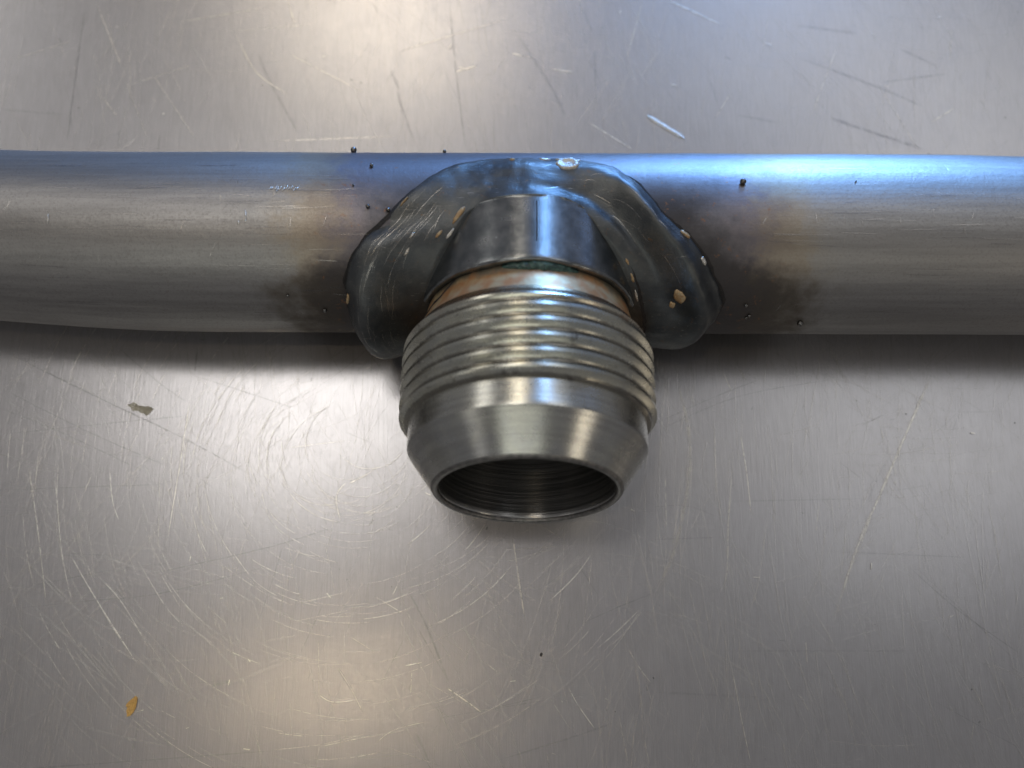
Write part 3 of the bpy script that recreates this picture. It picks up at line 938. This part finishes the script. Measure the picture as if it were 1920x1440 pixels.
def flake(name, centre, nrm, along, la, lb, mat, seed, thick=0.18):
    """an irregular chip lying on a surface"""
    nrm = nrm.normalized()
    u = (along - nrm * along.dot(nrm)).normalized()
    v = nrm.cross(u)
    V, F = [], []
    n = 14
    for ring, (k, h) in enumerate(((1.0, -0.12), (0.92, thick * 0.7), (0.55, thick), (0.0, thick * 0.8))):
        for i in range(n if k else 1):
            a = 2 * PI * i / n
            rr = k * (1 + 0.45 * noise.noise(Vector((math.cos(a) * 1.3 + seed * 7, math.sin(a) * 1.3, seed))))
            hh = h * (1 + 0.6 * noise.noise(Vector((i * 0.7, seed * 3, k))))
            V.append(tuple(centre + u * la * rr * math.cos(a) + v * lb * rr * math.sin(a) + nrm * hh))
    for r in range(2):
        for i in range(n):
            F.append((r * n + i, r * n + (i + 1) % n, (r + 1) * n + (i + 1) % n, (r + 1) * n + i))
    for i in range(n):
        F.append((2 * n + i, 2 * n + (i + 1) % n, 3 * n))
    return obj(name, V, F, mat, pipe, matrix=PM)


def weld_frame(phi, t):
    p = weld_pt(phi, t)
    a = weld_pt(phi + 1.5, t) - p
    b = weld_pt(phi, min(t + 0.04, 1)) - p
    n = a.cross(b)
    if n.dot(Vector((0, -0.5, 1))) < 0:
        n = -n
    return p, n.normalized(), a.normalized()


for i, (phi, t, la, lb, mt) in enumerate([
        (16, 0.52, 1.0, 0.75, M_FLAKE), (13, 0.60, 0.5, 0.4, M_FLAKE), (128, 0.90, 1.5, 0.32, M_FLAKE), (134, 0.97, 0.9, 0.2, M_SILVER), (139, 0.85, 0.7, 0.2, M_FLAKE),
        (29, 0.04, 0.9, 0.26, M_FLAKE), (22, 0.05, 0.7, 0.3, M_SILVER), (168, 0.04, 0.9, 0.18, M_FLAKE), (143, 0.08, 0.8, 0.12, M_FLAKE), (33, 0.95, 0.5, 0.16, M_FLAKE), (27, 0.96, 0.7, 0.18, M_FLAKE), (20, 0.97, 0.8, 0.16, M_SILVER), (70, 0.10, 1.1, 0.3, M_SILVER), (80, 0.10, 0.8, 0.25, M_SILVER), (62, 0.10, 0.5, 0.3, M_SILVER), (100, 0.18, 0.35, 0.25, M_FLAKE), (146, 0.55, 0.5, 0.14, M_SILVER), (150, 0.62, 0.6, 0.2, M_SILVER)]):
    c, nn, al = weld_frame(phi, t)
    flake("slag_flake", c, nn, al, la, lb, mt, i + 1, 0.2 if mt is M_FLAKE else 0.16)


def toe_gap():
    """black undercut along the toe of the bead, and fine wire-brush swirls on the fat lobe"""
    V, F = [], []
    n = 260
    for i in range(n + 1):
        ph = -40 + 275 * i / n
        best = (-1, 0, 0)
        for j in range(12):
            p = weld_pt(ph, 0.002 + 0.022 * j)
            gq = math.degrees(math.atan2(p.z, -p.y))
            dx, da = p.x - AX0, math.radians(gq) * RT
            best = max(best, (math.hypot(dx, da), dx, da))
        d, dx, da = best
        w = 0.10 + 0.75 * max(0.0, noise.noise(Vector((ph * 0.13, 2, 7)))) + 0.12 * noise.noise(Vector((ph * 0.6, 1, 3)))
        if 18 < ph < 42:
            w += 0.25 * abs(noise.noise(Vector((ph * 0.5, 5, 7)))) + 0.1
        for k in (d - 0.5, d + max(0.04, w)):
            V.append(tuple(tube_pt(AX0 + dx * k / d, math.degrees(da * k / d / RT), 0.07)))
        if i:
            c = 2 * i
            F.append((c - 2, c - 1, c + 1, c))
    obj("undercut", V, F, M_CRACK, pipe, matrix=PM)
    # black crevice where the bead fails to meet the collar
    V, F = [], []
    n = 30
    for i in range(n + 1):
        q = i / n
        ph = -2 + 33 * q
        w = 0.075 * math.sin(PI * q) * (0.35 + 1.0 * abs(noise.noise(Vector((ph * 0.35, 4, 1)))))
        for k in (-0.5, 0.0, 0.5):
            c, nn, al = weld_frame(ph, min(0.985, 0.93 + k * w + 0.03 * noise.noise(Vector((ph * 0.2, 9, 2)))))
            V.append(tuple(c + nn * 0.05))
    F = grid_faces(3, n + 1)
    obj("crevice", V, F, M_CRACK, pipe, matrix=PM)
    rng = random.Random(3)
    V, F, U = [], [], []
    for k in range(80):
        left = rng.random() < 0.75
        ph0 = rng.uniform(132, 186) if left else rng.uniform(15, 75)
        t0 = rng.uniform(0.12, 0.75)
        dp, dt = rng.uniform(4, 16), rng.uniform(-0.02, 0.16)
        w = rng.uniform(0.03, 0.08)
        st = rng.uniform(0.15, 0.5)
        b = len(V)
        m = 7
        for i in range(m + 1):
            q = i / m
            t = min(0.9, max(0.06, t0 + dt * q * q))
            c, nn, al = weld_frame(ph0 + dp * q, t)
            sd = nn.cross(al)
            tp = min(1, 4 * q, 4 * (1 - q))
            V += [tuple(c + nn * 0.03 + sd * w), tuple(c + nn * 0.03 - sd * w)]
            U += [(st * tp, 0), (st * tp, 1)]
            if i:
                kk = b + 2 * i
                F.append((kk - 2, kk - 1, kk + 1, kk))
    o = obj("brush_marks", V, F, M_LIGHT, pipe, True, U, matrix=PM)
    o['kind'] = 'stuff'


toe_gap()


def crater():
    """bright round spatter with a sunk middle on the crown of the bead"""
    c, nn, al = weld_frame(68, 0.27)
    v = nn.cross(al)
    V = []
    prof = [(1.55, -0.15), (1.5, 0.12), (1.3, 0.30), (1.05, 0.28), (0.8, 0.12), (0.5, 0.08), (0.01, 0.1)]
    n = 28
    for k, h in prof:
        for i in range(n):
            a = 2 * PI * i / n
            kk = k * (1 + 0.16 * noise.noise(Vector((math.cos(a) * 1.5, math.sin(a) * 1.5, 4))))
            hh = h * (1 + 0.5 * noise.noise(Vector((i * 0.5, k * 2, 1))))
            V.append(tuple(c + al * kk * math.cos(a) + v * kk * 0.72 * math.sin(a) + nn * hh))
    return obj("spatter_crater", V, grid_faces(n, len(prof), True), M_SILVER, pipe, matrix=PM)


crater()


def slag_bead():
    """glassy green slag in the gap between collar and neck"""
    V = []
    n, mseg = 60, 14
    for i in range(n + 1):
        q = i / n
        ph = math.radians(105 - 42 * q)
        wd = 0.95 * math.sin(PI * q) ** 0.6 + 0.03
        for j in range(mseg):
            b = 2 * PI * j / mseg
            lump = 1 + 0.25 * noise.noise(Vector((q * 16, j * 0.3, 2)))
            r = 13.75 + 0.62 * wd * math.sin(b) * lump
            s = 12.75 + 0.85 * wd * math.cos(b) * lump
            V.append((r * math.cos(ph), r * math.sin(ph), s))
    fpart("slag_bead", V, grid_faces(mseg, n + 1, True), M_SLAG)


slag_bead()


def crack(pts, w):
    """a jagged black split: narrow strip that follows the neck"""
    V, F = [], []
    for i, (ph, s) in enumerate(pts):
        r = interp([(12.4, 13.75), (13.6, 13.97), (15.0, 14.38), (16.2, 14.93), (16.9, 15.3)], s) + 0.03
        ww = w * (0.5 + 0.8 * abs(noise.noise(Vector((i * 0.9, s, 0)))) + 0.2)
        for k in (-1, 1):
            a = math.radians(ph + k * ww * 1.2)
            V.append((r * math.cos(a), r * math.sin(a), s + k * ww * 0.5))
        if i:
            c = 2 * i
            F.append((c - 2, c - 1, c + 1, c))
    fpart("crack", V, F, M_CRACK)


def seam():
    """thin scribed line along the crown of the collar"""
    V = []
    for i in range(16):
        s = 3.6 + 6.2 * i / 15
        for k in (-1, 0, 1):
            a = math.radians(86.6 + k * 0.28 + 0.25 * noise.noise(Vector((s * 0.9, 0, 2))))
            r = RH + 0.025
            V.append((r * math.cos(a), r * math.sin(a), s))
    fpart("seam_line", V, grid_faces(3, 16), M_CRACK)


seam()
crack([(133, 12.5), (136, 13.1), (140, 13.6), (142, 14.1), (146, 14.4), (150, 14.4), (154, 14.9), (160, 15.1), (167, 15.4)], 0.55)


def nicks():
    """row of chisel ticks on the pipe"""
    V, F = [], []
    for i in range(11):
        X = -32.0 + i * 0.36 + random.Random(i).uniform(-.1, .1)
        g = 89.5 + random.Random(i + 40).uniform(-1, 1)
        L = random.Random(i + 90).uniform(1.2, 2.6)
        b = len(V)
        for k in range(4):
            q = k / 3
            for e, h in ((-1, 0.01), (0, 0.07), (1, 0.01)):
                V.append(tuple(tube_pt(X + q * 0.25 + e * 0.07 * (0.3 + math.sin(PI * q)), g + L * (q - 0.5) * 1.6, h + 0.05)))
        for k in range(3):
            c = b + 3 * k
            F += [(c, c + 1, c + 4, c + 3), (c + 1, c + 2, c + 5, c + 4)]
    for X, g, L in ((-34.75, 71, 3.5), (-35.6, 67, 1.4), (-60.5, 68, 3)):
        b = len(V)
        for k in range(4):
            q = k / 3
            for e, h in ((-1, 0.01), (0, 0.08), (1, 0.01)):
                V.append(tuple(tube_pt(X + e * 0.10 * (0.3 + math.sin(PI * q)), g + L * (q - 0.5) * 2, h + 0.05)))
        for k in range(3):
            c = b + 3 * k
            F += [(c, c + 1, c + 4, c + 3), (c + 1, c + 2, c + 5, c + 4)]
    o = obj("nick_marks", V, F, M_SILVER, pipe, matrix=PM)
    o['kind'] = 'stuff'


nicks()


def scuffs():
    """faint draw lines and handling scuffs on the pipe"""
    rng = random.Random(21)
    for name, mat, count in (("scuff_marks", M_LIGHT, 190), ("draw_lines", M_DARK, 80)):
        V, F, U = [], [], []
        for i in range(count):
            side = rng.choice((-1, 1))
            X0 = 4 + side * rng.uniform(28, 82)
            g0 = rng.uniform(5, 118) if rng.random() < 0.6 else rng.gauss(72, 14)
            if mat is M_DARK or rng.random() < 0.6:
                L, dg = rng.uniform(1.5, 9), rng.uniform(-1.2, 1.2)
            else:
                L, dg = rng.uniform(-0.4, 0.8), rng.uniform(2, 8)
            w = rng.uniform(0.035, 0.12)
            st = rng.uniform(0.12, 0.5)
            m = 8
            b = len(V)
            for k in range(m + 1):
                q = k / m
                tp = min(1, 4 * q, 4 * (1 - q))
                X, g = X0 + L * q, g0 + dg * q
                al = Vector((L, 0, 0)) + Vector((0, math.sin(math.radians(g)), math.cos(math.radians(g)))) * (dg * 0.22)
                al.normalize()
                nn = Vector((0, -math.cos(math.radians(g)), math.sin(math.radians(g))))
                sd = nn.cross(al)
                c = tube_pt(X, g, 0.075 + i * 0.0001)
                V += [tuple(c + sd * w), tuple(c + nn * 0.02), tuple(c - sd * w)]
                U += [(st * tp, 0), (st * tp, 0.5), (st * tp, 1)]
                if k:
                    c0 = b + 3 * k
                    F += [(c0 - 3, c0 - 2, c0 + 1, c0), (c0 - 2, c0 - 1, c0 + 2, c0 + 1)]
        o = obj(name, V, F, mat, pipe, True, U, matrix=PM)
        o['kind'] = 'stuff'


scuffs()

# ------------------------------------------------------------------ the table and what lies on it
table()


def chip(name, outline, cx, cy, scale, mat, z, thick, curl, label, cat):
    """thin irregular chip with its own outline (mm about the centre)"""
    n = len(outline)
    V = []
    for h in (0.0, thick):
        for x, y in outline:
            V.append((cx + x * scale, cy + y * scale, z + h + curl * (x * x + y * y) * scale))
    V.append((cx, cy, z + thick * 1.6))
    F = [tuple(reversed(range(n)))]
    F += [(i, (i + 1) % n, n + (i + 1) % n, n + i) for i in range(n)]
    F += [(n + i, n + (i + 1) % n, 2 * n) for i in range(n)]
    return tag(obj(name, V, F, mat, None, False), label, cat)


# outline of the orange chip: pointed at both ends
chip("paint_chip", [(0.25, 1.45), (0.05, 1.25), (-0.45, 0.85), (-0.85, 0.45), (-1.0, 0.1), (-0.75, -0.15), (-0.85, -0.5), (-0.7, -1.05), (-0.72, -1.35), (-0.3, -1.25), (0.15, -0.75), (0.42, -0.1), (0.5, 0.6), (0.55, 1.2)],
     -53.0, -64.1, 1.0, M_ORANGE, 0.03, 0.12, 0.05, "small pointed orange paint chip lying alone on the steel table", "paint chip")


def residue():
    V, F = [], []
    n = 20
    ctr = [(-57.9, -17.6), (-56.9, -17.9), (-56.0, -18.2), (-55.0, -18.5), (-54.0, -18.3)]
    wd = [0.35, 0.62, 0.42, 0.75, 0.5]
    rows = 33
    for i in range(rows):
        q = i / (rows - 1) * (len(ctr) - 1)
        k = min(int(q), len(ctr) - 2)
        f = q - k
        x = ctr[k][0] * (1 - f) + ctr[k + 1][0] * f
        y = ctr[k][1] * (1 - f) + ctr[k + 1][1] * f
        w = (wd[k] * (1 - f) + wd[k + 1] * f) * min(1, 6 * i / rows + 0.1, 6 * (rows - 1 - i) / rows + 0.1)
        w *= 1 + 0.5 * noise.noise(Vector((x * 1.8, 0, 4)))
        for j in range(7):
            e = j / 6 * 2 - 1
            V.append((x, y - 3.3 + w * e + 0.15 * noise.noise(Vector((x * 2, 5, 0))), 0.02 + 0.14 * (1 - e * e) * (1 + 0.6 * noise.noise(Vector((x * 2, e, 1))))))
    return tag(obj("dried_residue", V, grid_faces(7, rows), M_RESIDUE), "dried brown smear of residue stuck to the steel table", "residue")


residue()


def dust():
    rng = random.Random(5)
    V, F = [], []
    spots = [(4.2, -56.9, 0.28), (20, -60, 0.12)] + [(rng.uniform(-90, 90), rng.uniform(-66, 60), rng.uniform(0.05, 0.13)) for _ in range(60)]
    for x, y, r in spots:
        b = len(V)
        n = 7
        for i in range(n):
            a = 2 * PI * i / n
            k = r * rng.uniform(0.6, 1.2)
            V.append((x + k * math.cos(a), y + k * math.sin(a), 0.03))
        V.append((x, y, 0.03 + r * 0.7))
        F += [(b + i, b + (i + 1) % n, b + n) for i in range(n)]
    o = obj("dust_specks", V, F, M_DUST)
    o['kind'] = 'stuff'
    o['label'] = "dark grit specks scattered over the steel table"


dust()
